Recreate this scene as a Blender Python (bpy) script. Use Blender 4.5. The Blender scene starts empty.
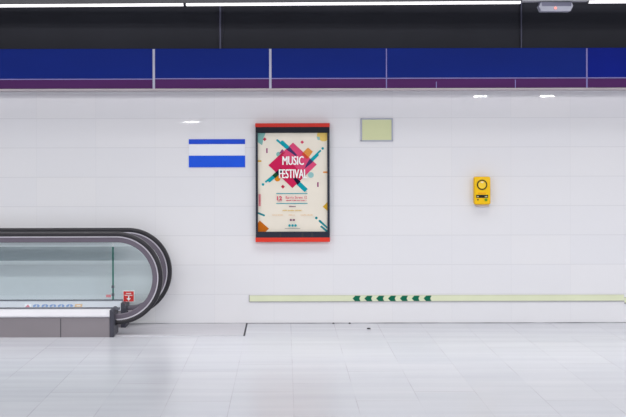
import bpy, bmesh, math, random
from mathutils import Vector, Matrix
random.seed(4)
C = bpy.context.scene.collection
S = 0.0101            # metres per photo pixel on the wall plane
D = 14.0              # camera to wall
PX, PY = 285.0, 155.0 # vanishing point of the depth lines
H = 168.5 * S         # eye height
ROLL = 0.0021

# ------------------------------------------------------------------ helpers
def K(d): return (D - d) / D
def X(px, d=0.0): return (px - PX) * S * K(d)
def Z(py, d=0.0, cx=None):
    if cx is not None: py = py + (cx - PX) * ROLL
    return H + (PY - py) * S * K(d)

def lin(c):
    c = c / 255.0
    return c / 12.92 if c <= 0.04045 else ((c + 0.055) / 1.055) ** 2.4
def rgb(t): return (lin(t[0]), lin(t[1]), lin(t[2]), 1.0)

def mat(name, col, rough=0.5, metal=0.0, spec=0.2, vary=0.06, scale=6.0, stretch=(1, 1, 1), coat=0.0, emit=0.0):
    m = bpy.data.materials.new(name); m.use_nodes = True
    nt = m.node_tree; b = nt.nodes['Principled BSDF']
    b.inputs['Roughness'].default_value = rough
    b.inputs['Metallic'].default_value = metal
    b.inputs['Specular IOR Level'].default_value = spec
    b.inputs['Coat Weight'].default_value = coat
    b.inputs['Coat Roughness'].default_value = 0.08
    c = rgb(col)
    if vary > 0:
        tc = nt.nodes.new('ShaderNodeTexCoord'); mp = nt.nodes.new('ShaderNodeMapping')
        mp.inputs['Scale'].default_value = stretch
        nz = nt.nodes.new('ShaderNodeTexNoise'); nz.inputs['Scale'].default_value = scale
        nz.inputs['Detail'].default_value = 3
        rp = nt.nodes.new('ShaderNodeValToRGB')
        rp.color_ramp.elements[0].position = 0.3; rp.color_ramp.elements[1].position = 0.7
        rp.color_ramp.elements[0].color = tuple(v * (1 - vary) for v in c[:3]) + (1,)
        rp.color_ramp.elements[1].color = tuple(min(1, v * (1 + vary)) for v in c[:3]) + (1,)
        L = nt.links.new
        L(tc.outputs['Object'], mp.inputs['Vector']); L(mp.outputs['Vector'], nz.inputs['Vector'])
        L(nz.outputs['Fac'], rp.inputs['Fac']); L(rp.outputs['Color'], b.inputs['Base Color'])
    else:
        b.inputs['Base Color'].default_value = c
    if emit:
        b.inputs['Emission Color'].default_value = c
        b.inputs['Emission Strength'].default_value = emit
    return m

def tag(o, label, cat, group=None, kind=None):
    if label: o['label'] = label
    if cat: o['category'] = cat
    if group: o['group'] = group
    if kind: o['kind'] = kind
    return o
def thing(name, label, cat, loc, group=None):
    o = bpy.data.objects.new(name, None); C.objects.link(o); o.location = loc
    o.empty_display_size = 0.1
    return tag(o, label, cat, group)
def link(name, bm, mats, parent=None, smooth=False, label=None):
    me = bpy.data.meshes.new(name)
    bmesh.ops.recalc_face_normals(bm, faces=bm.faces[:])
    bm.to_mesh(me); bm.free()
    for m in (mats if isinstance(mats, (list, tuple)) else [mats]): me.materials.append(m)
    if smooth:
        for p in me.polygons: p.use_smooth = True
    o = bpy.data.objects.new(name, me); C.objects.link(o)
    if parent is not None:
        # geometry is given in world space: bring it into the parent's frame
        off = Vector((0, 0, 0)); p = parent
        while p is not None:
            off += p.location; p = p.parent
        me.transform(Matrix.Translation(-off)); o.parent = parent
    else:
        vs = [v.co for v in me.vertices]
        c = Vector((sum((min(v[i] for v in vs), max(v[i] for v in vs))) / 2 for i in range(3)))
        c[2] = min(v[2] for v in vs)
        me.transform(Matrix.Translation(-c)); o.location = c
    if label: o['label'] = label
    return o
def struct(name, bm, m, parent=None, **k):
    o = link(name, bm, m, parent, **k)
    o['kind'] = 'structure'
    return o

def box(bm, x0, x1, y0, y1, z0, z1, bev=0.0, seg=2, mi=0):
    r = bmesh.ops.create_cube(bm, size=1.0)
    vs = r['verts']
    for v in vs:
        v.co = Vector(((x0 + x1) / 2 + v.co.x * (x1 - x0), (y0 + y1) / 2 + v.co.y * (y1 - y0), (z0 + z1) / 2 + v.co.z * (z1 - z0)))
    fs = {f for v in vs for f in v.link_faces}
    for f in fs: f.material_index = mi
    if bev > 0:
        es = list({e for v in vs for e in v.link_edges})
        bmesh.ops.bevel(bm, geom=es, offset=bev, segments=seg, profile=0.5, affect='EDGES')
    return bm
def B(*a, **k): return box(bmesh.new(), *a, **k)
def PB(x0, x1, y0, y1, d0, d1, bev=0.0, seg=2):
    """box from a pixel rectangle of the front face (at distance d1 off the wall) back to d0"""
    cx = (x0 + x1) / 2
    return B(X(x0, d1), X(x1, d1), -d1, -d0, Z(y1, d1, cx), Z(y0, d1, cx), bev, seg)
def prism(bm, pts, y0, y1, bev=0.0, mi=0):
    """extrude an outline of (x,z) from y0 to y1"""
    a = [bm.verts.new((p[0], y0, p[1])) for p in pts]
    b = [bm.verts.new((p[0], y1, p[1])) for p in pts]
    n = len(pts); fs = [bm.faces.new(a), bm.faces.new(b[::-1])]
    for i in range(n): fs.append(bm.faces.new((a[i], b[i], b[(i + 1) % n], a[(i + 1) % n])))
    for f in fs: f.material_index = mi
    if bev > 0:
        es = list({e for f in fs[:2] for e in f.edges})
        bmesh.ops.bevel(bm, geom=es, offset=bev, segments=2, profile=0.5, affect='EDGES')
    return bm
def profile_x(bm, pts, x0, x1):
    """extrude an outline of (y,z) from x0 to x1"""
    a = [bm.verts.new((x0, p[0], p[1])) for p in pts]
    b = [bm.verts.new((x1, p[0], p[1])) for p in pts]
    n = len(pts); bm.faces.new(a); bm.faces.new(b[::-1])
    for i in range(n): bm.faces.new((a[i], b[i], b[(i + 1) % n], a[(i + 1) % n]))
    return bm
def disc(bm, cx, cz, r, y0, y1, n=28, rz=None):
    return prism(bm, [(cx + r * math.cos(2 * math.pi * i / n), cz + (rz or r) * math.sin(2 * math.pi * i / n)) for i in range(n)], y0, y1)
def ring(bm, cx, cz, r0, r1, y0, y1, n=36):
    vs = []
    for i in range(n):
        a = 2 * math.pi * i / n; c, s = math.cos(a), math.sin(a)
        vs.append([bm.verts.new((cx + r * c, y, cz + r * s)) for r, y in ((r0, y0), (r1, y0), (r1, y1), (r0, y1))])
    for i in range(n):
        p, q = vs[i], vs[(i + 1) % n]
        for j in range(4): bm.faces.new((p[j], p[(j + 1) % 4], q[(j + 1) % 4], q[j]))
    return bm
def text_mesh(body, x0, x1, z0, z1, y, depth=0.0004, bold=0.0):
    """lettering as a mesh, fitted into the rectangle x0..x1, z0..z1 facing the camera"""
    cu = bpy.data.curves.new('lettering', 'FONT'); cu.body = body; cu.extrude = 0.01; cu.offset = bold
    cu.resolution_u = 3
    ob = bpy.data.objects.new('lettering', cu); C.objects.link(ob)
    dg = bpy.context.evaluated_depsgraph_get(); dg.update()
    me = bpy.data.meshes.new_from_object(ob.evaluated_get(dg))
    bpy.data.objects.remove(ob); bpy.data.curves.remove(cu)
    xs = [v.co.x for v in me.vertices]; ys = [v.co.y for v in me.vertices]
    a, b, c, d = min(xs), max(xs), min(ys), max(ys)
    for v in me.vertices:
        v.co = Vector((x0 + (v.co.x - a) / (b - a) * (x1 - x0), y - (v.co.z + 0.01) / 0.02 * depth, z0 + (v.co.y - c) / (d - c) * (z1 - z0)))
    return me
def add_mesh(bm, me, mi=0):
    n = len(bm.faces); bm.from_mesh(me); bm.faces.ensure_lookup_table()
    for f in bm.faces[n:]: f.material_index = mi
    bpy.data.meshes.remove(me)

# ------------------------------------------------------------------ materials
def grid_nodes(nt, ax, x0, w):
    """distance in metres to the nearest grid line along object axis socket"""
    a = nt.nodes.new('ShaderNodeMath'); a.operation = 'SUBTRACT'; nt.links.new(ax, a.inputs[0]); a.inputs[1].default_value = x0 - w / 2
    p = nt.nodes.new('ShaderNodeMath'); p.operation = 'FLOORED_MODULO'; nt.links.new(a.outputs[0], p.inputs[0]); p.inputs[1].default_value = w
    s = nt.nodes.new('ShaderNodeMath'); s.operation = 'SUBTRACT'; nt.links.new(p.outputs[0], s.inputs[0]); s.inputs[1].default_value = w / 2
    b = nt.nodes.new('ShaderNodeMath'); b.operation = 'ABSOLUTE'; nt.links.new(s.outputs[0], b.inputs[0])
    return b.outputs[0]
def math_n(nt, op, a, b):
    n = nt.nodes.new('ShaderNodeMath'); n.operation = op
    for i, v in enumerate((a, b)):
        if v is None: continue
        if isinstance(v, (int, float)): n.inputs[i].default_value = v
        else: nt.links.new(v, n.inputs[i])
    return n.outputs[0]
def line_mask(nt, dist, half): return math_n(nt, 'LESS_THAN', dist, half)

def wall_material():
    m = bpy.data.materials.new('white_wall_tiles'); m.use_nodes = True
    nt = m.node_tree; b = nt.nodes['Principled BSDF']; L = nt.links.new
    g = nt.nodes.new('ShaderNodeNewGeometry'); sep = nt.nodes.new('ShaderNodeSeparateXYZ'); L(g.outputs['Position'], sep.inputs[0])
    w, h = 59.3 * S, 29.35 * S
    dx = grid_nodes(nt, sep.outputs['X'], X(36.5), w)
    dz = grid_nodes(nt, sep.outputs['Z'], 0.0, h)
    mv = math_n(nt, 'MULTIPLY', line_mask(nt, dx, 0.0035), 0.4)
    mh = line_mask(nt, dz, 0.0040)
    mk = math_n(nt, 'MAXIMUM', mv, mh)
    nz = nt.nodes.new('ShaderNodeTexNoise'); nz.inputs['Scale'].default_value = 1.7; nz.inputs['Detail'].default_value = 4
    L(g.outputs['Position'], nz.inputs['Vector'])
    # every tile its own faint tint
    cx = math_n(nt, 'FLOOR', math_n(nt, 'DIVIDE', math_n(nt, 'SUBTRACT', sep.outputs['X'], X(36.5)), w), None)
    cz = math_n(nt, 'FLOOR', math_n(nt, 'DIVIDE', sep.outputs['Z'], h), None)
    cmb = nt.nodes.new('ShaderNodeCombineXYZ'); L(cx, cmb.inputs[0]); L(cz, cmb.inputs[1])
    wn = nt.nodes.new('ShaderNodeTexWhiteNoise'); wn.noise_dimensions = '2D'; L(cmb.outputs[0], wn.inputs['Vector'])
    t = math_n(nt, 'ADD', math_n(nt, 'MULTIPLY', nz.outputs['Fac'], 0.5), math_n(nt, 'MULTIPLY', wn.outputs['Value'], 0.5))
    rp = nt.nodes.new('ShaderNodeValToRGB'); L(t, rp.inputs['Fac'])
    rp.color_ramp.elements[0].color = rgb((229, 229, 234)); rp.color_ramp.elements[1].color = rgb((234, 233, 236))
    lc = nt.nodes.new('ShaderNodeMix'); lc.data_type = 'RGBA'
    L(math_n(nt, 'MULTIPLY', mk, 0.17), lc.inputs['Factor']); L(rp.outputs['Color'], lc.inputs['A']); lc.inputs['B'].default_value = rgb((165, 165, 172))
    L(lc.outputs['Result'], b.inputs['Base Color'])
    b.inputs['Roughness'].default_value = 0.45
    b.inputs['Specular IOR Level'].default_value = 0.3
    b.inputs['Coat Weight'].default_value = 0.5; b.inputs['Coat Roughness'].default_value = 0.012
    bp = nt.nodes.new('ShaderNodeBump'); bp.inputs['Strength'].default_value = 0.05; bp.inputs['Distance'].default_value = 0.002
    L(math_n(nt, 'SUBTRACT', 1.0, mk), bp.inputs['Height']); L(bp.outputs['Normal'], b.inputs['Normal'])
    return m

def floor_material():
    m = bpy.data.materials.new('polished_floor_tiles'); m.use_nodes = True
    nt = m.node_tree; b = nt.nodes['Principled BSDF']; L = nt.links.new
    g = nt.nodes.new('ShaderNodeNewGeometry'); sep = nt.nodes.new('ShaderNodeSeparateXYZ'); L(g.outputs['Position'], sep.inputs[0])
    w, ln = 0.435, 1.31
    u = math_n(nt, 'DIVIDE', math_n(nt, 'SUBTRACT', sep.outputs['X'], 0.055), w)
    col = math_n(nt, 'FLOOR', u, None)
    st = math_n(nt, 'MULTIPLY', math_n(nt, 'FLOORED_MODULO', math_n(nt, 'MULTIPLY', col, 2.0), 3.0), 0.37)
    yy = math_n(nt, 'ADD', sep.outputs['Y'], math_n(nt, 'ADD', st, 0.0))
    dx = grid_nodes(nt, sep.outputs['X'], 0.055, w)
    dy = grid_nodes(nt, yy, -2.36, ln)
    mx = line_mask(nt, dx, 0.0030)
    my = math_n(nt, 'MULTIPLY', line_mask(nt, dy, 0.012), 0.7)
    mk = math_n(nt, 'MAXIMUM', mx, my)
    # worn stretches of joint
    nz = nt.nodes.new('ShaderNodeTexNoise'); nz.inputs['Scale'].default_value = 1.3; nz.inputs['Detail'].default_value = 3; L(g.outputs['Position'], nz.inputs['Vector'])
    fade = nt.nodes.new('ShaderNodeMapRange'); L(nz.outputs['Fac'], fade.inputs['Value'])
    fade.inputs['From Min'].default_value = 0.38; fade.inputs['From Max'].default_value = 0.62; fade.inputs['To Min'].default_value = 0.03; fade.inputs['To Max'].default_value = 0.38
    mk2 = math_n(nt, 'MULTIPLY', mk, fade.outputs['Result'])
    rw = math_n(nt, 'FLOOR', math_n(nt, 'DIVIDE', math_n(nt, 'ADD', yy, 2.36), ln), None)
    cmb = nt.nodes.new('ShaderNodeCombineXYZ'); L(col, cmb.inputs[0]); L(rw, cmb.inputs[1])
    wn = nt.nodes.new('ShaderNodeTexWhiteNoise'); wn.noise_dimensions = '2D'; L(cmb.outputs[0], wn.inputs['Vector'])
    # streaks of polish along the wall
    mp = nt.nodes.new('ShaderNodeMapping'); mp.inputs['Scale'].default_value = (0.25, 3.0, 1); L(g.outputs['Position'], mp.inputs['Vector'])
    ns = nt.nodes.new('ShaderNodeTexNoise'); ns.inputs['Scale'].default_value = 1.6; ns.inputs['Detail'].default_value = 5; L(mp.outputs[0], ns.inputs['Vector'])
    t = math_n(nt, 'ADD', math_n(nt, 'MULTIPLY', ns.outputs['Fac'], 0.8), math_n(nt, 'MULTIPLY', wn.outputs['Value'], 0.2))
    rp = nt.nodes.new('ShaderNodeValToRGB'); L(t, rp.inputs['Fac'])
    rp.color_ramp.elements[0].position = 0.25; rp.color_ramp.elements[1].position = 0.75
    rp.color_ramp.elements[0].color = rgb((190, 193, 202)); rp.color_ramp.elements[1].color = rgb((203, 204, 211))
    lc = nt.nodes.new('ShaderNodeMix'); lc.data_type = 'RGBA'
    L(mk2, lc.inputs['Factor']); L(rp.outputs['Color'], lc.inputs['A']); lc.inputs['B'].default_value = rgb((120, 120, 126))
    L(lc.outputs['Result'], b.inputs['Base Color'])
    rr = nt.nodes.new('ShaderNodeMapRange'); L(ns.outputs['Fac'], rr.inputs['Value']); rr.inputs['To Min'].default_value = 0.16; rr.inputs['To Max'].default_value = 0.3
    L(rr.outputs['Result'], b.inputs['Roughness'])
    b.inputs['Specular IOR Level'].default_value = 0.4
    return m

def glass_material(name, tint, refl=0.05):
    m = bpy.data.materials.new(name); m.use_nodes = True
    nt = m.node_tree; nt.nodes.clear(); L = nt.links.new
    out = nt.nodes.new('ShaderNodeOutputMaterial'); tr = nt.nodes.new('ShaderNodeBsdfTransparent'); gl = nt.nodes.new('ShaderNodeBsdfGlossy')
    tr.inputs['Color'].default_value = tint + (1,); gl.inputs['Roughness'].default_value = 0.02
    lw = nt.nodes.new('ShaderNodeLayerWeight'); lw.inputs['Blend'].default_value = 0.5
    fr = nt.nodes.new('ShaderNodeMapRange'); fr.inputs['From Min'].default_value = 0.5
    fr.inputs['To Min'].default_value = refl; fr.inputs['To Max'].default_value = 0.35
    L(lw.outputs['Facing'], fr.inputs['Value'])
    mx = nt.nodes.new('ShaderNodeMixShader')
    L(fr.outputs[0], mx.inputs['Fac']); L(tr.outputs[0], mx.inputs[1]); L(gl.outputs[0], mx.inputs[2]); L(mx.outputs[0], out.inputs['Surface'])
    return m
def wash_material(name, left, right, x0, x1):
    """grey see-through wash that fades from world x0 to x1"""
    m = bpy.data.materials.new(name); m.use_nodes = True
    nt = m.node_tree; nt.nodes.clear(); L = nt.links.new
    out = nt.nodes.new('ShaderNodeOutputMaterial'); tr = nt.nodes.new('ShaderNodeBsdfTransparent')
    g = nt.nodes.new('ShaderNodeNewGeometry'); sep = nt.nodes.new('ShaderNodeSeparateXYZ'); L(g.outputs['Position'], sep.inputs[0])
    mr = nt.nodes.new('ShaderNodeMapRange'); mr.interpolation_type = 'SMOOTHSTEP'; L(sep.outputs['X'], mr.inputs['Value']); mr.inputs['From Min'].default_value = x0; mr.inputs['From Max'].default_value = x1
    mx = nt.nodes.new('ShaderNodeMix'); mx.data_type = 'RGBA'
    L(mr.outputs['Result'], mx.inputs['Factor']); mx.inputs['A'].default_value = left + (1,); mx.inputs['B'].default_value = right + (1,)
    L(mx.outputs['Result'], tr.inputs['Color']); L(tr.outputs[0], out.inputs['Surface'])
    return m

M = {}
M['wall'] = wall_material()
M['floor'] = floor_material()
M['dark'] = mat('dark_upper_wall', (55, 56, 65), 0.6, vary=0.10, scale=1.5, spec=0.25)
M['ceil'] = mat('dark_ceiling', (60, 60, 64), 0.8, vary=0.06)
M['blue'] = mat('blue_fascia_panel', (11, 38, 126), 0.4, vary=0.10, scale=1.2, stretch=(0.4, 1, 2), spec=0.08)
M['blue2'] = mat('deeper_blue_fascia_panel', (2, 28, 136), 0.4, vary=0.10, scale=1.2, spec=0.08)
M['purple'] = mat('purple_fascia_band', (76, 20, 92), 0.4, vary=0.12, scale=2.0, stretch=(0.5, 1, 3), spec=0.2)
M['lilac'] = mat('lilac_edge', (140, 132, 192), 0.4, vary=0.05)
M['alu'] = mat('brushed_aluminium_joint', (186, 186, 206), 0.4, vary=0.06)
M['lip'] = mat('grey_lip', (190, 181, 186), 0.5, vary=0.08, stretch=(0.5, 1, 1))
M['rod'] = mat('dull_steel_rod', (112, 112, 134), 0.5, vary=0.06)
M['plate'] = mat('dark_steel_plate', (58, 58, 70), 0.5, vary=0.06)
M['railbody'] = mat('grey_lamp_rail', (84, 84, 88), 0.5, vary=0.05)
M['litgrey'] = mat('mid_grey_lit_rail', (152, 152, 158), 0.5, vary=0.04)
M['lens'] = mat('lit_lamp_lens', (255, 252, 255), 0.4, vary=0.0, emit=1.2)
M['emlens'] = mat('frosted_lens', (160, 161, 176), 0.3, vary=0.04)
M['emtop'] = mat('grey_lens_shade', (112, 112, 132), 0.4, vary=0.04)
M['ledred'] = mat('red_indicator', (240, 150, 140), 0.4, vary=0.0, emit=0.5)
M['rubber'] = mat('black_handrail_rubber', (38, 36, 42), 0.35, vary=0.08, spec=0.4)
M['brightalu'] = mat('bright_aluminium_strip', (198, 194, 204), 0.35, vary=0.04)
M['greyprof'] = mat('grey_rail_profile', (106, 99, 111), 0.45, vary=0.06)
M['brown'] = mat('brown_seal', (122, 106, 100), 0.6, vary=0.08)
M['deck'] = mat('pale_metal_deck', (212, 211, 217), 0.4, vary=0.03)
M['skirt'] = mat('warm_grey_steel_skirt', (136, 130, 135), 0.45, vary=0.05, scale=3, stretch=(0.4, 1, 1))
M['innerdeck'] = mat('pale_inner_deck', (214, 216, 226), 0.45, vary=0.03)
M['cap'] = mat('charcoal_end_cap', (70, 70, 80), 0.45, vary=0.06)
M['capdark'] = mat('black_boot', (34, 34, 40), 0.5, vary=0.06)
M['clamp'] = mat('dark_glass_clamp', (96, 98, 108), 0.5, vary=0.05)
M['glass'] = glass_material('green_tinted_glass', (0.93, 0.972, 0.975))
M['gedge'] = mat('green_glass_edge', (40, 118, 106), 0.3, vary=0.05)
M['wash'] = wash_material('grey_wash', (0.66, 0.68, 0.69), (0.92, 0.93, 0.93), X(100, .85), X(147, .85))  # grey see-through band across the panes, paler towards the right end
M['wash2'] = wash_material('grey_wash_rear', (0.88, 0.90, 0.91), (0.92, 0.94, 0.94), X(0, .14), X(112, .14))
M['landing'] = mat('landing_plate_steel', (196, 195, 202), 0.35, vary=0.05, stretch=(0.5, 3, 1))
M['seam'] = mat('dark_seam', (58, 58, 64), 0.7, vary=0.1)
M['grime'] = mat('floor_edge_grime', (165, 165, 170), 0.8, vary=0.5, scale=2.2)
M['red'] = mat('bright_red_rail', (226, 62, 46), 0.4, vary=0.03)
M['redtop'] = mat('deep_red_rail', (206, 48, 38), 0.4, vary=0.03)
M['frametop'] = mat('black_navy_frame', (16, 20, 34), 0.4, vary=0.06)
M['frame'] = mat('dark_navy_frame', (42, 46, 60), 0.4, vary=0.06)
M['paper'] = mat('cream_poster_paper', (238, 230, 216), 0.6, vary=0.02)
M['pgreen'] = mat('pale_luminous_green', (214, 219, 174), 0.6, vary=0.03, scale=3)
M['pgrey'] = mat('grey_panel_frame', (178, 180, 196), 0.5, vary=0.04)
M['stripgreen'] = mat('pale_green_guide', (226, 231, 200), 0.6, vary=0.02)
M['stripgrey'] = mat('grey_guide_edge', (166, 166, 166), 0.6, vary=0.04)
M['striptop'] = mat('pale_guide_edge', (208, 210, 190), 0.6, vary=0.04)
M['chev'] = mat('dark_green_chevron', (0, 104, 76), 0.5, vary=0.04)
M['signblue'] = mat('vivid_blue_stripe', (24, 88, 226), 0.45, vary=0.05, scale=4)
M['signblue2'] = mat('royal_blue_stripe', (28, 78, 210), 0.45, vary=0.04)
M['signwhite'] = mat('white_sign_face', (238, 240, 247), 0.5, vary=0.01)
M['yellow'] = mat('yellow_plastic', (252, 200, 20), 0.4, vary=0.04, scale=12)
M['yellow2'] = mat('lighter_yellow_plastic', (255, 214, 60), 0.35, vary=0.03)
M['plateshade'] = mat('pale_grey_plate_shade', (206, 190, 180), 0.5, vary=0.03)
M['black'] = mat('black_plastic', (40, 34, 26), 0.4, vary=0.05)
M['olive'] = mat('dark_olive_ring', (84, 70, 20), 0.5, vary=0.05)
M['orange'] = mat('orange_print', (240, 150, 20), 0.5, vary=0.03)
M['btngreen'] = mat('green_button', (110, 150, 20), 0.4, vary=0.03)
M['white'] = mat('white_print', (246, 246, 246), 0.5, vary=0.0)
M['signred'] = mat('red_sign', (214, 36, 34), 0.5, vary=0.04)
M['pink'] = mat('pale_red_sticker', (226, 140, 146), 0.5, vary=0.04)
M['picblue'] = mat('blue_pictogram', (130, 158, 206), 0.5, vary=0.05)
M['picpink'] = mat('red_pictogram', (216, 130, 150), 0.5, vary=0.05)
M['picorange'] = mat('beige_pictogram', (224, 188, 150), 0.5, vary=0.05)
M['scrap'] = mat('dark_scrap', (70, 68, 70), 0.8, vary=0.2, scale=30)

# ------------------------------------------------------------------ the setting
XL, XR = -8.0, 8.0
struct('floor', B(XL, XR, -18, 0.3, -0.25, 0.0), M['floor'])
struct('wall_back', B(XL, XR, 0.0, 0.3, 0.0, Z(70)), M['wall'])
struct('wall_upper', B(XL, XR, 0.0, 0.3, Z(70), 3.75), M['dark'])
struct('ceiling', B(XL, XR, -17, 0.3, 3.75, 3.9), M['ceil'])
struct('baseboard_back', B(XL, XR, -0.006, 0.0, 0.0, 0.008), M['grime'])

# fascia of blue panels with a purple band, 30 cm proud of the wall
cuts = [(-230, 154, 0.35), (154, 270.5, 0), (270.5, 386.6, 0), (386.6, 587, 0), (587, 840, 0)]
for n, (a, b, off) in enumerate(cuts):
    # heights from the mean roll (levels are common to all panels)
    d = 0.30
    zt, zm, zm2, zb = Z(48.4, d), Z(78.0 + off, d), Z(79.0 + off, d), Z(88.4, d)
    tr = struct('trim_%d' % (n + 1), B(X(a, d) + .002, X(b, d) - .002, -d, 0.0, zm, zt, 0.002, 1), M['blue2'] if n == 4 else M['blue'])
    link('edge_line', B(X(a, d) + .002, X(b, d) - .002, -d - 0.002, 0.0, zm2, zm), M['lilac'], tr)
    link('purple_band', B(X(a, d) + .002, X(b, d) - .002, -d, 0.0, zb, zm2, 0.002, 1), M['purple'], tr)
    wide = {1: 1.15, 2: 1.15, 3: 0.5, 4: 0.7}.get(n)
    if wide:
        link('joint_strip', B(X(a, d) - wide * S, X(a, d) + wide * S, -d - 0.004, -0.02, zb, zt - 0.004), M['alu'] if wide > 1 else M['lilac'], tr)
    for q in ((436.5, 515.5) if n == 3 else ()):
        link('joint_strip', B(X(q, d) - 0.004, X(q, d) + 0.004, -d - 0.003, -0.02, zb, zm2 - (0.03 if q < 500 else 0.01)), M['lilac'], tr)
struct('trim_6', B(XL, XR, -0.308, 0.0, Z(90.1, 0.308), Z(88.4, 0.30)), M['lip'])

# slim brackets on the dark wall above the fascia
for px, wt, wb, wr in ((220.6, 3.4, 1.4, 0.85), (521.2, 1.5, 1.1, 0.6)):
    z0, z1 = Z(49.6, 0.02) , Z(-20, 0.02)
    lab = ('tapered steel bracket on dark wall above the striped blue sign' if px < 300 else 'thin steel bracket on dark wall beside the emergency light')
    t = thing('wall_bracket', lab, 'bracket', (X(px), 0, z0), 'steel brackets above the fascia')
    x = X(px)
    bm = prism(bmesh.new(), [(x - wb * S, z0), (x - wt * S, z0 + 0.22), (x - wt * S, z1), (x + wt * S, z1), (x + wt * S, z0 + 0.22), (x + wb * S, z0)], -0.012, 0.0)
    link('back_plate', bm, M['plate'], t)
    link('rod', B(x - wr * S, x + wr * S, -0.03, -0.012, z0, z1, 0.004, 2), M['rod'], t)

# ------------------------------------------------------------------ lamp rail and lamps (a slight angle to the wall)
zl = 3.094                              # underside of the lenses
def rail_d(px): return 1.0 + 0.244 * px / 626.0
def rail_pt(px):
    d = rail_d(px); return Vector((X(px, d), -d, 0))
p0, p1 = rail_pt(-170), rail_pt(790)
ang = math.atan2(p1.y - p0.y, p1.x - p0.x)
def rail_box(pxa, pxb, hw, z0, z1, bev=0.0):
    a, b = rail_pt(pxa), rail_pt(pxb)
    bm = B(0, (b - a).length, -hw, hw, z0, z1, bev, 2)
    bm.transform(Matrix.Translation(a) @ Matrix.Rotation(ang, 4, 'Z'))
    return bm
t = thing('lamp_rail', 'long grey ceiling rail carrying the line of strip lamps', 'lamp rail', tuple((p0 + p1) / 2 + Vector((0, 0, zl + 0.04))))
link('channel', rail_box(-170, 790, 0.05, zl + 0.022, zl + 0.14, 0.004), M['railbody'], t)
link('lit_gap_strip', rail_box(521.6, 588.0, 0.055, zl + 0.016, zl + 0.06, 0.003), M['litgrey'], t)  # paler strip, lamp light on the rail put into its colour
for px in (20, 300, 555, 720):
    q = rail_pt(px)
    link('hanger', B(q.x - 0.012, q.x + 0.012, q.y - 0.012, q.y + 0.012, zl + 0.14, 3.75), M['railbody'], t)
for a, b, lab in ((-165, 184.6, 'lit white strip lamp at the left end of the ceiling rail'),
                  (186.0, 521.4, 'lit white strip lamp in the middle of the ceiling rail'),
                  (588.2, 785, 'lit white strip lamp right of the emergency light')):
    q = rail_pt((a + b) / 2)
    t = thing('ceiling_lamp', lab, 'lamp', (q.x, q.y, zl), 'lit strip lamps on the ceiling rail')
    link('lens', rail_box(a + 0.6, b - 0.6, 0.030, zl + 0.001, zl + 0.022, 0.004), M['lens'], t)
    link('end_cap', rail_box(a, a + 0.6, 0.032, zl + 0.002, zl + 0.022), M['railbody'], t)
    link('end_cap', rail_box(b - 0.6, b, 0.032, zl + 0.002, zl + 0.022), M['railbody'], t)
# emergency light in the gap of the rail
q = rail_pt(555); de = rail_d(555)
t = thing('emergency_light', 'grey faceted emergency light hanging in the gap between strip lamps', 'lamp', (q.x, q.y, Z(12.3, de)))
def exz(px, py): return (X(px, de), Z(py, de))
bm = prism(bmesh.new(), [exz(539.5, 2.9), exz(571.5, 2.9), exz(571.8, 7.6), exz(539.5, 7.6)], -de + 0.05, -de - 0.045)
link('housing', bm, M['emtop'], t)
bm = bmesh.new()
prism(bm, [exz(538.2, 7.2), exz(540.6, 3.6), exz(541.2, 7.4), exz(570.4, 7.4), exz(570.9, 3.6), exz(572.2, 7.2), exz(569.6, 12.3), exz(540.6, 12.3)], -de + 0.055, -de - 0.055)
link('diffuser', bm, M['emlens'], t)
link('mounting_plate', B(X(542, de), X(570, de), -de - 0.03, -de + 0.03, Z(3.2, de), zl + 0.0155), M['railbody'], t)
bm = disc(bmesh.new(), X(554.6, de), Z(9.2, de), 1.3 * S, -de - 0.059, -de - 0.05, 16)
link('indicator', bm, M['ledred'], t)

# ------------------------------------------------------------------ escalator
ESC_L = -170                            # beyond the left edge of the frame
WX = lambda u: u * S                    # wall-pixel units relative to the vanishing point
XLft = WX(-780)
esc = thing('escalator', 'escalator end with black handrails, glass sides and grey steel base', 'escalator', (WX(-200), -0.5, 0))
def sweep(path, prof, closed_prof=True):
    """path: list of ((x,z), (nx,nz)); prof: list of (radial, y)"""
    bm = bmesh.new(); rows = []
    for (p, n) in path:
        rows.append([bm.verts.new((p[0] + n[0] * r, y, p[1] + n[1] * r)) for r, y in prof])
    k = len(prof)
    for i in range(len(rows) - 1):
        for j in range(k): bm.faces.new((rows[i][j], rows[i][(j + 1) % k], rows[i + 1][(j + 1) % k], rows[i + 1][j]))
    bm.faces.new(rows[0]); bm.faces.new(rows[-1][::-1])
    return bm
def loop_path(cx, cz, R, xend):
    pts = [((XLft, cz + R), (0, 1)), ((cx - 0.4, cz + R), (0, 1))]
    n = 48
    for i in range(n + 1):
        a = math.pi / 2 - math.pi * i / n
        pts.append(((cx + R * math.cos(a), cz + R * math.sin(a)), (math.cos(a), math.sin(a))))
    pts.append(((xend, cz - R), (0, -1)))
    return pts
def rrect(r0, r1, y0, y1, b):
    return [(r0 + b, y0), (r1 - b, y0), (r1, y0 + b), (r1, y1 - b), (r1 - b, y1), (r0 + b, y1), (r0, y1 - b), (r0, y0 + b)]
def rround(r0, r1, y0, y1, b, n=4):
    out = []
    for (cr, cy, a0) in ((r1 - b, y1 - b, 0), (r0 + b, y1 - b, 90), (r0 + b, y0 + b, 180), (r1 - b, y0 + b, 270)):
        for i in range(n + 1):
            a = math.radians(a0 + 90 * i / n); out.append((cr + b * math.cos(a), cy + b * math.sin(a)))
    return out
CZ, R0 = 53.3 * S, 43.4 * S             # centre height and outer radius of the newel
zdeck = 24.7 * S
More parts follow.
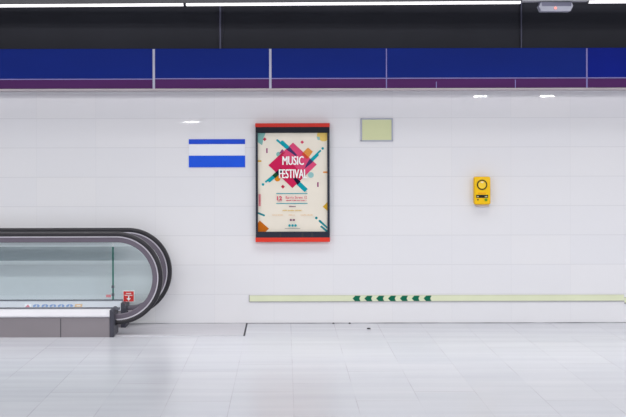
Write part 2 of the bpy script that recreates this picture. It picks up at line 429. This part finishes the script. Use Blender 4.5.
def balustrade(yc, cxu, far):
    cx = WX(cxu)
    path = loop_path(cx, CZ, R0, cx - 0.10)
    hr = link('handrail', sweep(path, rround(-0.042, 0.0, yc - 0.039, yc + 0.039, 0.017)), M['rubber'], esc, True)
    link('guide_strip', sweep(path, rrect(-0.053, -0.040, yc - 0.031, yc + 0.031, 0.003)), M['brightalu'], hr)
    link('rail_profile', sweep(path, rrect(-0.098, -0.052, yc - 0.026, yc + 0.026, 0.006)), M['greyprof'], hr)
    # glass: straight pane and rounded end pane, joint between them
    ri = R0 - 0.095; xj = X(112.2, 0.14) if far else None
    zt = CZ + ri
    arc = [(cx + ri * math.cos(math.pi / 2 - math.pi * i / 40), CZ + ri * math.sin(math.pi / 2 - math.pi * i / 40)) for i in range(41)]
    arc = [p for p in arc if p[1] > zdeck + 0.005]
    y0 = yc
    def pane(name, pts):
        bm = bmesh.new(); bm.faces.new([bm.verts.new((p[0], y0, p[1])) for p in pts])
        return link(name, bm, M['glass'], esc)
    if far:
        g1 = pane('glass_pane', [(XLft, zdeck), (xj, zdeck), (xj, zt), (XLft, zt)])
        pane('glass_pane', [(xj + 0.012, zdeck), (arc[-1][0], zdeck)] + arc[::-1] + [(xj + 0.012, zt)])
        link('pane_edge', B(xj - 0.002, xj + 0.014, yc - 0.007, yc + 0.007, zdeck, Z(246.5, 0.14)), M['gedge'], g1)
        for py in (286.5, 294.5):
            link('pane_clip', B(xj - 0.008, xj + 0.018, yc - 0.014, yc + 0.012, Z(py + 1.2, .14), Z(py - 1.6, .14), 0.003), M['clamp'], g1)
        link('top_seal', B(XLft, xj, yc - 0.012, yc + 0.012, zt - 0.024, zt + 0.003), M['brown'], g1)
        link('sticker', B(X(105.6, .15), X(110.6, .15), yc - 0.004, yc - 0.001, Z(297, .15), Z(294.4, .15)), M['pink'], g1)
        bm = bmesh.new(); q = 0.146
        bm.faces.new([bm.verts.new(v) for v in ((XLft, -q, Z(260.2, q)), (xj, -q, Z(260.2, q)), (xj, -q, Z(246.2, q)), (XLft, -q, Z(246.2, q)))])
        link('grey_band', bm, M['wash2'], g1)
    else:
        g1 = pane('glass_pane', [(XLft, zdeck), (arc[-1][0], zdeck)] + arc[::-1] + [(XLft, zt)])
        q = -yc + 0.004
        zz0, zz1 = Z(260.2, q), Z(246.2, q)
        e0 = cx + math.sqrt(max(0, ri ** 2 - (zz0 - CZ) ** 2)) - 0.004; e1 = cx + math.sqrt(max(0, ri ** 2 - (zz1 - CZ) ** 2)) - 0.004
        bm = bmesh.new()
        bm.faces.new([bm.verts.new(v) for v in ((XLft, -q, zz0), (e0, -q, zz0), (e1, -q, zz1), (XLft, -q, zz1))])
        link('grey_band', bm, M['wash'], g1)
    link('glass_clamp', B(XLft, cx + 0.03, yc - 0.02, yc + 0.02, zdeck - 0.012, zdeck + 0.010, 0.003), M['clamp'], esc)
YF, YR = -0.854, -0.140
balustrade(YF, -158.2, False)
balustrade(YR, -155.6, True)
# front base
xb = X(109.2, 1.037); xcap = X(113.3, 1.037)
f = link('base', profile_x(bmesh.new(), [(-1.030, 0.0), (-1.030, 18.0 * S), (-0.70, 18.0 * S), (-0.70, 0.0)], XLft, xb), M['skirt'], esc)
for px in (60.3,):
    link('panel_joint', B(X(px, 1.03) - 0.003, X(px, 1.03) + 0.003, -1.0315, -1.02, 0.0, 17.6 * S), M['seam'], f)
link('deck', profile_x(bmesh.new(), [(-1.037, 18.9 * S), (-1.037, 20.0 * S), (-0.955, zdeck - 0.003), (-0.945, zdeck), (-0.72, zdeck), (-0.66, 17.4 * S), (-0.66, 17.0 * S), (-0.70, 17.0 * S), (-0.70, 18.0 * S), (-1.02, 18.0 * S)], XLft, xb), M['deck'], esc)
def cap(x0, x1, ya, yb, h):
    pts = [(x0, 0.0), (x0, h), (x1 - 0.022, h), (x1 - 0.008, h - 0.008), (x1, h - 0.03), (x1, 0.0)]
    return prism(bmesh.new(), pts, ya, yb, 0.006)
c1 = link('end_cap', cap(xb, xcap, -1.040, -0.66, zdeck + 0.002), M['cap'], esc)
link('boot', B(xcap - 0.01, xcap + 0.008, YF - 0.048, YF + 0.048, CZ - R0 - 0.006, CZ - R0 + 0.050, 0.004), M['capdark'], c1)
# rear base
xr = xb + 2.2 * S; xrc = xcap + 3.2 * S
f = link('base', profile_x(bmesh.new(), [(-0.335, 0.0), (-0.335, 17.0 * S), (-0.004, 17.0 * S), (-0.004, 0.0)], XLft, xr), M['skirt'], esc)
dk = link('deck', profile_x(bmesh.new(), [(-0.34, 17.0 * S), (-0.34, 17.6 * S), (-0.24, zdeck), (-0.004, zdeck), (-0.004, 17.0 * S)], XLft, xr), M['innerdeck'], esc)
c2 = link('end_cap', cap(xr, xrc, -0.345, -0.004, zdeck - 0.005), M['cap'], esc)
link('boot', B(xrc - 0.01, xrc + 0.008, YR - 0.048, YR + 0.048, CZ - R0 - 0.006, CZ - R0 + 0.050, 0.004), M['capdark'], c2)
# ribbed treads between the two sides, ending at a comb plate
bm = B(XLft, xr - 0.35, -0.655, -0.345, 0.0, 0.014)
for i in range(12):
    y = -0.65 + i * 0.0265
    box(bm, XLft, xr - 0.35, y, y + 0.012, 0.013, 0.022)
link('tread_band', bm, M['plate'], esc)
link('comb_plate', B(xr - 0.35, xrc - 0.12, -0.655, -0.345, 0.0, 0.016, 0.003), M['clamp'], esc)
# pictograms lying on the sloped inner deck
sl = Vector((0, 0.10, zdeck - 17.6 * S)).normalized(); nrm = Vector((0, -sl.z, sl.y))
mid = Vector((0, -0.29, (zdeck + 17.6 * S) / 2))
def on_deck(pts, px, lift):
    bm = bmesh.new(); d = 0.29; x = X(px, d)
    lo = [bm.verts.new(Vector((x, 0, 0)) + mid + Vector((u, 0, 0)) + sl * v) for u, v in pts]
    hi = [bm.verts.new(w.co + nrm * lift) for w in lo]
    bm.faces.new(lo[::-1]); bm.faces.new(hi); n = len(pts)
    for i in range(n): bm.faces.new((lo[i], lo[(i + 1) % n], hi[(i + 1) % n], hi[i]))
    return bm
circ = lambda r, n=24, e=1.0: [(e * r * math.cos(2 * math.pi * i / n), r * math.sin(2 * math.pi * i / n)) for i in range(n)]
pk = link('pictogram', on_deck([(-.033, -.026), (.033, -.026), (.033, .026), (-.033, .026)], 27.5, 0.001), M['signwhite'], dk, label='white pictogram with red triangle')
link('symbol', on_deck([(-.024, -.018), (.024, -.018), (0, .022)], 27.5, 0.002), M['picpink'], pk)
for px in (36.0, 44.6, 52.6, 60.8, 69.2):
    pk = link('pictogram', on_deck(circ(0.025, e=1.35), px, 0.001), M['picblue'], dk, label='round blue pictogram')
    link('symbol', on_deck([(-.014, -.016), (.012, -.016), (.004, .002), (.010, .016), (-.006, .016), (-.002, 0)], px, 0.002), M['deck'], pk)
pk = link('pictogram', on_deck([(-.036, -.026), (.036, -.026), (.036, .026), (-.036, .026)], 78.2, 0.001), M['picorange'], dk, label='beige rectangular pictogram')
link('symbol', on_deck([(-.02, -.006), (.02, -.006), (.02, .006), (-.02, .006)], 78.2, 0.002), M['signwhite'], pk)
# red emergency-stop sign on the rear glass
d = 0.175
sg = link('stop_sign', PB(122.7, 134.0, 290.8, 302.0, d - 0.03, d, 0.002, 1), M['white'], esc, label='red square sign with white down arrow')
link('sign_face', B(X(123.2, d), X(133.5, d), -d - 0.002, -d + 0.001, Z(301.5, d, 128), Z(291.3, d, 128)), M['signred'], sg)
bm = bmesh.new(); cxs = X(128.4, d); y1 = -d - 0.0035; y0 = -d - 0.0018
def sz(py): return Z(py, d, 128)
prism(bm, [(cxs - 0.006, sz(296)), (cxs - 0.006, sz(298.2)), (cxs - 0.022, sz(298.2)), (cxs, sz(300.8)), (cxs + 0.022, sz(298.2)), (cxs + 0.006, sz(298.2)), (cxs + 0.006, sz(296))], y0, y1)
for (a, b, py) in ((-3.9, 3.9, 295.3), (-2.6, 2.6, 293.4)):
    n = 8
    for i in range(n):
        u0 = cxs + (a + (b - a) * i / n) * S; u1 = u0 + (b - a) / n * S * 0.72
        prism(bm, [(u0, sz(py + .45)), (u1, sz(py + .45)), (u1, sz(py - .45)), (u0, sz(py - .45))], y0, y1)
link('arrow', bm, M['white'], sg)
# landing plate on the floor
lp = link('landing_plate', B(xrc - 0.12, X(246.0), -0.955, -0.002, -0.001, 0.004, 0.001, 1), M['landing'], esc)
link('edge_seam', B(X(246.0) - 0.002, X(246.0) + 0.012, -0.962, -0.002, -0.001, 0.005), M['seam'], lp)
link('edge_seam', B(xrc + 0.05, X(246.0) + 0.012, -0.960, -0.955, -0.001, 0.0045), M['landing'], lp)

# ------------------------------------------------------------------ poster frame and poster
t = thing('poster_case', 'dark poster frame with red top and bottom rails on the white wall', 'frame', (X(292.5), 0, Z(242)))
d = 0.062
def poly_box(x0, x1, y0, y1, da, db, m, name, bev=0.003):
    return link(name, PB(x0, x1, y0, y1, da, db, bev, 2), m, t)
poly_box(255.6, 329.6, 126.9, 238.0, 0.0, 0.030, M['frame'], 'back_box')
poly_box(255.6, 329.6, 126.7, 132.7, 0.030, d, M['frametop'], 'frame_bar')
poly_box(255.6, 329.6, 231.9, 238.0, 0.030, d, M['frame'], 'frame_bar')
poly_box(255.6, 257.7, 132.5, 232.1, 0.030, d, M['frame'], 'frame_bar', 0.002)
poly_box(327.4, 329.6, 132.5, 232.1, 0.030, d, M['frame'], 'frame_bar', 0.002)
poly_box(255.3, 329.8, 123.2, 127.0, 0.0, d + 0.006, M['redtop'], 'top_rail')
poly_box(255.3, 329.8, 237.6, 242.0, 0.0, d + 0.006, M['red'], 'bottom_rail')
for x0, x1 in ((279.5, 281.2), (301.3, 303.4), (310.8, 313)):
    poly_box(x0, x1, 233.0, 237.0, d, d + 0.002, M['seam'], 'latch', 0.0005)

# the poster: one sheet, all of its print in the same mesh
pal = {}
pmats = []
def ink(name, col):
    pal[name] = len(pmats); pmats.append(mat('print_' + name, col, 0.6, vary=0.02, spec=0.08) if name != 'paper' else M['paper'])
ink('paper', None)
for n, c in (('crimson', (208, 36, 88)), ('rose', (222, 78, 122)), ('teal', (18, 160, 174)), ('navy', (74, 56, 104)), ('deepnavy', (26, 22, 50)),
             ('amber', (228, 152, 76)), ('saffron', (224, 140, 28)), ('burnt', (200, 108, 26)), ('mint', (132, 184, 178)), ('paleteal', (150, 196, 196)),
             ('sand', (232, 200, 112)), ('mustard', (222, 176, 56)), ('plum', (152, 60, 118)), ('forest', (22, 78, 46)), ('brick', (188, 40, 72)),
             ('whiteink', (255, 255, 255)), ('ochre', (226, 196, 112)), ('peach', (232, 196, 150)), ('grey', (150, 148, 146)), ('redtext', (214, 70, 104)),
             ('wine', (110, 40, 90)), ('deepteal', (14, 136, 146)), ('rust', (212, 78, 52))):
    ink(n, c)
pd = 0.0303
pb = bmesh.new()
ROLLC = (292.5 - PX) * ROLL
lay = [0]
def flat(pts, color, layer=None):
    lay[0] += 1
    y = -pd - (0.00012 * lay[0])
    f = pb.faces.new([pb.verts.new((X(u, pd), y, Z(v + ROLLC, pd))) for u, v in ((min(max(u, 257.85), 327.25), min(max(v, 132.85), 231.6)) for u, v in pts)])
    f.material_index = pal[color]
def dot(cx, cy, r, color, n=20, a0=0.0, clip=None):
    flat([(cx + r * math.cos(a0 + 2 * math.pi * i / n), cy + r * math.sin(a0 + 2 * math.pi * i / n)) for i in range(n)], color)
def diamond(cx, cy, r, color, rx=None): flat([(cx - (rx or r), cy), (cx, cy - r), (cx + (rx or r), cy), (cx, cy + r)], color)
def bar(x0, y0, x1, y1, w, color, round0=False, round1=False):
    a = math.atan2(y1 - y0, x1 - x0); nx, ny = -math.sin(a) * w / 2, math.cos(a) * w / 2
    pts = [(x0 + nx, y0 + ny)]
    if round0: pts += [(x0 + math.cos(a + math.pi / 2 + math.pi * i / 8) * w / 2, y0 + math.sin(a + math.pi / 2 + math.pi * i / 8) * w / 2) for i in range(1, 8)]
    pts += [(x0 - nx, y0 - ny), (x1 - nx, y1 - ny)]
    if round1: pts += [(x1 + math.cos(a - math.pi / 2 + math.pi * i / 8) * w / 2, y1 + math.sin(a - math.pi / 2 + math.pi * i / 8) * w / 2) for i in range(1, 8)]
    pts += [(x1 + nx, y1 + ny)]
    flat(pts, color)
def dashes(x0, x1, y, h, color, word=(3, 5), seed=1):
    """rows of tiny print too small to read"""
    r = random.Random(seed); x = x0
    while x < x1 - 0.3:
        n = r.randint(*word)
        for _ in range(n):
            w = r.uniform(0.45, 0.8)
            if x + w > x1: break
            hh = h * r.choice((1, 0.75, 0.75, 1.0))
            flat([(x, y + h / 2), (x + w, y + h / 2), (x + w, y + h / 2 - hh), (x, y + h / 2 - hh)], color)
            x += w + 0.22
        x += 0.55
# sheet
flat([(257.0, 132.2), (328.0, 132.2), (328.0, 232.4), (257.0, 232.4)], 'paper')
# corners
flat([(257.6, 132.8), (265.6, 132.8), (263.8, 137.5), (262.2, 145.2), (257.6, 142.2)], 'mint')
flat([(317.4, 132.8), (327.4, 132.8), (327.4, 140.2), (325.4, 141.4), (322.4, 141.4), (319.4, 140.0), (317.0, 136)], 'sand')
flat([(316.6, 136.6), (319.8, 137.0), (319.8, 140.2), (317.6, 140.0)], 'paleteal')
flat([(259.6, 220.4), (268.8, 228.6), (265.6, 231.9), (257.6, 231.9), (257.6, 222.6)], 'burnt')
flat([(327.5, 202.2), (327.5, 210.8), (322.5, 206.8)], 'mustard')
# small accents
diamond(264.7, 139.2, 1.9, 'brick'); diamond(302.2, 142.2, 1.8, 'redtext'); diamond(282.8, 186.7, 2.0, 'brick')
bar(266.9, 148.2, 266.9, 153.0, 1.4, 'plum'); bar(317.8, 182.3, 317.8, 187.0, 1.5, 'plum')
bar(257.7, 161.0, 260.8, 161.0, 1.6, 'mustard', False, True); bar(323.8, 172.3, 327.4, 172.3, 1.7, 'amber', True, False)
dot(322.7, 148.5, 1.3, 'teal'); dot(263.0, 184.4, 1.3, 'teal'); dot(316.2, 218.0, 1.3, 'deepteal')
bar(257.6, 212.9, 263.9, 215.3, 1.9, 'deepteal', False, True)
bar(319.6, 221.0, 327.4, 227.8, 2.2, 'deepteal', True, False)
flat([(319.9, 226.6), (321.5, 225.6), (327.4, 230.3), (327.4, 231.9), (325.6, 231.9)], 'deepteal')
# bars under and beside the big square
dot(278.6, 154.2, 2.4, 'mint')
flat([(282.2, 149.0), (285.6, 152.5), (278.9, 153.6)], 'plum')
bar(306.2, 190.6, 296.0, 181.0, 4.4, 'teal')
dot(277.4, 178.4, 3.0, 'saffron')
dot(310.8, 175.0, 2.9, 'paleteal')
# the big tilted square
flat([(293.0, 142.6), (316.7, 164.6), (292.4, 188.1), (268.4, 165.2)], 'crimson')
flat([(293.0, 142.6), (316.7, 164.6), (304.8, 175.8), (281.2, 153.6)], 'rose')
flat([(282.3, 152.4), (285.6, 152.3), (281.0, 156.4), (277.0, 157.2)], 'brick')
# amber tile at the upper right edge, darker where it lies on the square
flat([(308.0, 147.6), (312.8, 151.6), (308.9, 157.4), (303.4, 152.0)], 'amber')
flat([(303.4, 152.2), (308.9, 157.4), (307.0, 159.2), (301.6, 154.0)], 'rust')
# paired bars, upper left
bar(277.3, 140.2, 288.0, 149.2, 2.0, 'teal', True); bar(282.3, 142.0, 290.0, 149.2, 3.0, 'teal', True)
flat([(286.2, 149.4), (289.4, 146.8), (297.2, 155.2), (295.6, 156.0)], 'navy')
# paired bars, upper right
bar(320.2, 150.9, 311.0, 159.6, 1.8, 'teal', True); bar(317.4, 155.0, 311.8, 160.6, 2.6, 'teal', True)
flat([(310.0, 158.6), (313.2, 161.6), (309.0, 165.2), (304.6, 168.6), (306.4, 164.2)], 'navy')
# paired bars, lower left
bar(266.0, 181.6, 273.0, 175.8, 1.9, 'teal', True); bar(269.4, 181.0, 274.6, 176.6, 2.6, 'teal', True)
flat([(272.0, 175.4), (275.4, 178.0), (278.6, 175.2), (275.4, 172.4)], 'forest')
flat([(275.4, 172.4), (278.6, 175.4), (282.6, 171.4), (281.2, 168.2), (278.6, 169.8)], 'deepnavy')
# lower right bar where it crosses the square
flat([(292.6, 177.6), (296.4, 178.0), (300.6, 181.6), (297.4, 184.8)], 'deepnavy')
flat([(306.8, 191.8), (304.8, 189.0), (303.0, 190.0)], 'teal')
# date block
bar(276.2, 193.5, 307.4, 193.5, 0.75, 'teal'); bar(276.2, 203.4, 307.4, 203.4, 0.75, 'teal')
dashes(277.6, 281.4, 200.9, 0.5, 'redtext', seed=3)
dashes(286.0, 306.4, 200.4, 0.9, 'redtext', (4, 6), seed=5)
dashes(288.9, 295.8, 206.4, 0.9, 'wine', (7, 9), seed=7)
dashes(282.4, 302.4, 210.4, 1.2, 'ochre', (5, 7), seed=9)
dashes(272.4, 283.2, 214.9, 0.9, 'peach', (5, 7), seed=11); dashes(288.4, 295.2, 214.9, 0.9, 'peach', (4, 6), seed=12); dashes(300.4, 313.6, 214.9, 0.9, 'peach', (6, 8), seed=13)
for u in (290.6, 293.8): dot(u, 219.9, 1.0, 'wine')
bar(291.2, 219.9, 293.2, 219.9, 0.7, 'wine')
for u in (289.4, 292.4, 295.4): dot(u, 225.4, 1.25, 'teal')
bar(284.6, 228.4, 300.0, 228.4, 0.45, 'grey')
# vertical print down the left side
for i in range(14): bar(258.6, 194.4 + i * 0.86, 260.7, 194.4 + i * 0.86, 0.5, 'redtext')
def words(body, x0, x1, ytop, ybot, color, bold=0.0):
    lay[0] += 1
    add_mesh(pb, text_mesh(body, X(x0, pd), X(x1, pd), Z(ybot + ROLLC, pd), Z(ytop + ROLLC, pd), -pd - 0.00012 * lay[0], 0.0003, bold), pal[color])
for sh in (0.0, 0.25, 0.5):
    words('MUSIC', 282.3 + sh, 303.3 + sh, 156.2, 164.9, 'whiteink', 0.0)
    words('FESTIVAL', 278.8 + sh, 306.7 + sh, 169.2, 178.2, 'whiteink', 0.0)
words('12', 276.9, 282.0, 196.0, 200.2, 'crimson', 0.03)
words('Barrio Street 12', 285.6, 306.8, 196.0, 198.6, 'redtext', 0.005)
po = link('poster', pb, pmats)
tag(po, 'cream poster with pink tilted square and white words MUSIC FESTIVAL', 'poster')

# ------------------------------------------------------------------ striped blue sign
t = thing('striped_sign', 'blue and white striped wall sign left of the poster', 'sign', (X(217), 0, Z(167)))
link('white_panel', PB(189.0, 245.0, 139.4, 167.2, 0.0, 0.006), M['signwhite'], t)
link('upper_stripe', PB(188.8, 245.1, 139.2, 144.1, 0.0, 0.008), M['signblue2'], t)
link('lower_stripe', PB(188.8, 245.1, 155.6, 167.3, 0.0, 0.008), M['signblue'], t)

# ------------------------------------------------------------------ blank luminous panel
t = thing('luminous_panel', 'blank pale green panel in a thin grey frame right of the poster', 'panel', (X(377), 0, Z(141)))
link('panel_face', PB(361.6, 392.2, 119.2, 140.6, 0.0, 0.010), M['pgreen'], t)
for r in ((360.7, 393.0, 118.3, 119.6), (360.7, 393.0, 140.1, 141.3), (360.7, 362.2, 118.3, 141.3), (391.6, 393.0, 118.3, 141.3)):
    link('frame_bar', PB(*r, 0.0, 0.018, 0.002, 1), M['pgrey'], t)

# ------------------------------------------------------------------ green guidance strip low on the wall
t = thing('guidance_strip', 'long pale green guidance strip with seven dark green chevrons', 'strip', (X(436), 0, Z(302)), 'guidance strips low on the wall')
link('strip_face', PB(249.0, 623.8, 295.4, 301.0, 0.0, 0.006), M['stripgreen'], t)
link('edge_rail', PB(249.0, 623.8, 301.0, 301.8, 0.0, 0.009), M['stripgrey'], t)
link('edge_rail', PB(249.0, 623.8, 294.9, 295.5, 0.0, 0.008), M['striptop'], t)
link('strip_end', PB(248.5, 249.3, 294.9, 301.9, 0.0, 0.012), M['stripgrey'], t)
zc, hh = Z(298.4, 0.007, 436), 2.75 * S
ch0 = None
for i in range(7):
    cx = X(352.3 + 11.83 * i, 0.007)
    if ch0 is None:
        bm = prism(bmesh.new(), [(cx, zc), (cx + 2.6 * S, zc + hh), (cx + 8.0 * S, zc + hh), (cx + 6.6 * S, zc), (cx + 8.0 * S, zc - hh), (cx + 2.6 * S, zc - hh)], -0.008, -0.0055)
        ch0 = link('chevron', bm, M['chev'], t, label='dark green chevron'); x00 = cx
    else:
        c = ch0.copy(); C.objects.link(c); c.location.x = ch0.location.x + (cx - x00)
t2 = thing('guidance_strip', 'short end of pale green guidance strip at right edge, set lower', 'strip', (X(660), 0, Z(305)), 'guidance strips low on the wall')
def PB2(x0, x1, y0, y1, d1): return B(X(x0, d1), X(x1, d1), -d1, 0, Z(y1 + .7, d1), Z(y0 + .7, d1))
link('strip_face', PB2(624.2, 720, 298.0, 302.6, 0.006), M['stripgreen'], t2)
link('edge_rail', PB2(624.2, 720, 302.6, 303.7, 0.012), M['stripgrey'], t2)
link('edge_rail', PB2(624.2, 720, 297.2, 298.0, 0.008), M['striptop'], t2)

# ------------------------------------------------------------------ yellow emergency intercom
d = 0.10
t = thing('emergency_intercom', 'yellow wall intercom box with black ringed speaker and green button', 'intercom', (X(482), 0, Z(206)))
bm = PB(474.3, 490.6, 176.8, 204.6, 0.0, d, 0.018, 4)
link('casing', bm, M['yellow'], t, True)
link('mounting_plate', PB(476.5, 488.5, 178.5, 203.0, 0.0, 0.002), M['plateshade'], t)
link('bottom_lip_shade', PB(476.0, 489.0, 204.0, 206.6, 0.0, 0.05, 0.006, 2), M['plateshade'], t)  # bottom lip, soft shadow beneath the box put into its grey
def cxz(px, py): return X(px, d), Z(py, d, 482)
cx, cz = cxz(482.0, 184.8)
r_ = link('speaker_ring', ring(bmesh.new(), cx, cz, 3.9 * S, 5.2 * S, -d - 0.006, -d + 0.004), M['olive'], t)
link('speaker_cover', disc(bmesh.new(), cx, cz, 3.9 * S, -d - 0.004, -d + 0.003), M['yellow2'], t)
bm = bmesh.new()
for q in (-0.9, 0.0, 0.9):
    x, z = cxz(482.0 + q, 182.2); prism(bm, [(x - .003, z - .007), (x + .003, z - .007), (x + .003, z + .007), (x - .003, z + .007)], -d - 0.0055, -d - 0.0035)
link('speaker_glyph', bm, M['white'], t)
bm = bmesh.new()
for i in range(7):
    x, z = cxz(478.4 + i * 1.15, 193.3); prism(bm, [(x - .004, z - .006), (x + .004, z - .006), (x + .004, z + .006), (x - .004, z + .006)], -d - 0.001, -d + 0.002)
link('printed_line', bm, M['orange'], t)
dp = link('label_strip', B(cxz(476.1, 0)[0], cxz(488.0, 0)[0], -d - 0.002, -d + 0.004, cxz(0, 197.9)[1], cxz(0, 194.8)[1]), M['black'], t)
for qs in ((477.3, 478.2), (485.0, 486.0, 486.9)):
    bm = bmesh.new()
    for q in qs:
        x, z = cxz(q, 196.6); prism(bm, [(x - .003, z - .006), (x + .003, z - .006), (x + .003, z + .006), (x - .003, z + .006)], -d - 0.003, -d - 0.0015)
    link('lettering', bm, M['pgreen'], dp)
x, z = cxz(477.8, 199.7); link('microphone', disc(bmesh.new(), x, z, 0.8 * S, -d - 0.002, -d + 0.002, 16), M['olive'], t)
x, z = cxz(485.8, 199.8)
link('call_button', disc(bmesh.new(), x, z, 1.45 * S, -d - 0.008, -d + 0.002, 20), M['btngreen'], t)

# ------------------------------------------------------------------ small litter by the wall
def scrap(px, y, r, lab):
    bm = bmesh.new(); x = X(px, -y)
    n = 9; pts = [(x + r * math.cos(2 * math.pi * i / n) * random.uniform(.6, 1.1), y + 0.7 * r * math.sin(2 * math.pi * i / n) * random.uniform(.6, 1.1)) for i in range(n)]
    lo = [bm.verts.new((a, b, 0.0)) for a, b in pts]; hi = [bm.verts.new((x + (a - x) * .7, y + (b - y) * .7, 0.012)) for a, b in pts]
    bm.faces.new(lo[::-1]); bm.faces.new(hi)
    for i in range(n): bm.faces.new((lo[i], lo[(i + 1) % n], hi[(i + 1) % n], hi[i]))
    o = link('litter_scrap', bm, M['scrap']); tag(o, lab, 'litter', 'dark scraps of litter near the wall foot')
scrap(368.5, -0.46, 0.024, 'dark scrap of litter lying out on the floor tiles')
scrap(349.2, -0.03, 0.013, 'small dark scrap at the wall foot below the chevrons')
scrap(333.0, -0.03, 0.011, 'tiny dark scrap at the wall foot below the poster corner')

# ------------------------------------------------------------------ light
def area(name, loc, size, power, rot=(0, 0, 0), col=(1, 1, 1), spread=180):
    l = bpy.data.lights.new(name, 'AREA'); l.shape = 'RECTANGLE'; l.size, l.size_y = size; l.energy = power; l.color = col; l.spread = math.radians(spread)
    o = bpy.data.objects.new(name, l); C.objects.link(o); o.location = loc; o.rotation_euler = rot
    return o
area('unseen_ceiling_light', (0, -1.9, 3.68), (18, 1.5), 205, (0, 0, 0), (1, 0.995, 0.99), 110)  # unseen row, added to brighten the floor and dim the wall top
area('unseen_ceiling_light', (0, -7.0, 3.7), (18, 0.5), 440, (math.radians(15), 0, 0), (1, 0.995, 0.99))
area('unseen_ceiling_light', (0, -11.0, 3.7), (18, 0.5), 440, (math.radians(20), 0, 0), (1, 0.995, 0.99))
for px, py in ((480.5, 97.3), (547.5, 97.2)):      # two small downlights behind the camera, mirrored by the glazed tiles
    area('downlight', ((px - PX) * S * 2.0, -14.0, H + (PY - py + .5) * S * 2.0), (0.27, 0.025), 4, (math.radians(80), 0, 0))
area('downlight', ((191 - PX) * S * 2.0, -14.0, H + (PY - 122) * S * 2.0), (0.32, 0.02), 1.5, (math.radians(85), 0, 0))
w = bpy.data.worlds.new('hall_ambience'); bpy.context.scene.world = w; w.use_nodes = True
w.node_tree.nodes['Background'].inputs['Color'].default_value = (0.93, 0.94, 1.0, 1)
w.node_tree.nodes['Background'].inputs['Strength'].default_value = 0.55

# ------------------------------------------------------------------ camera
cam = bpy.data.cameras.new('camera'); co = bpy.data.objects.new('camera', cam); C.objects.link(co)
cam.sensor_fit = 'HORIZONTAL'; cam.sensor_width = 36.0
cam.lens = 36.0 * (D / S) / 626.0
cam.shift_x = (313.0 - PX) / 626.0
cam.shift_y = -(208.5 - PY) / 626.0
co.matrix_world = Matrix.Translation((0, -D, H)) @ Matrix.Rotation(math.pi / 2, 4, 'X') @ Matrix.Rotation(-ROLL, 4, 'Z')
bpy.context.scene.camera = co
vs = bpy.context.scene.view_settings
vs.view_transform = 'Standard'; vs.look = 'None'; vs.exposure = 0.0; vs.gamma = 1.0
bpy.context.scene.cycles.transparent_max_bounces = 16
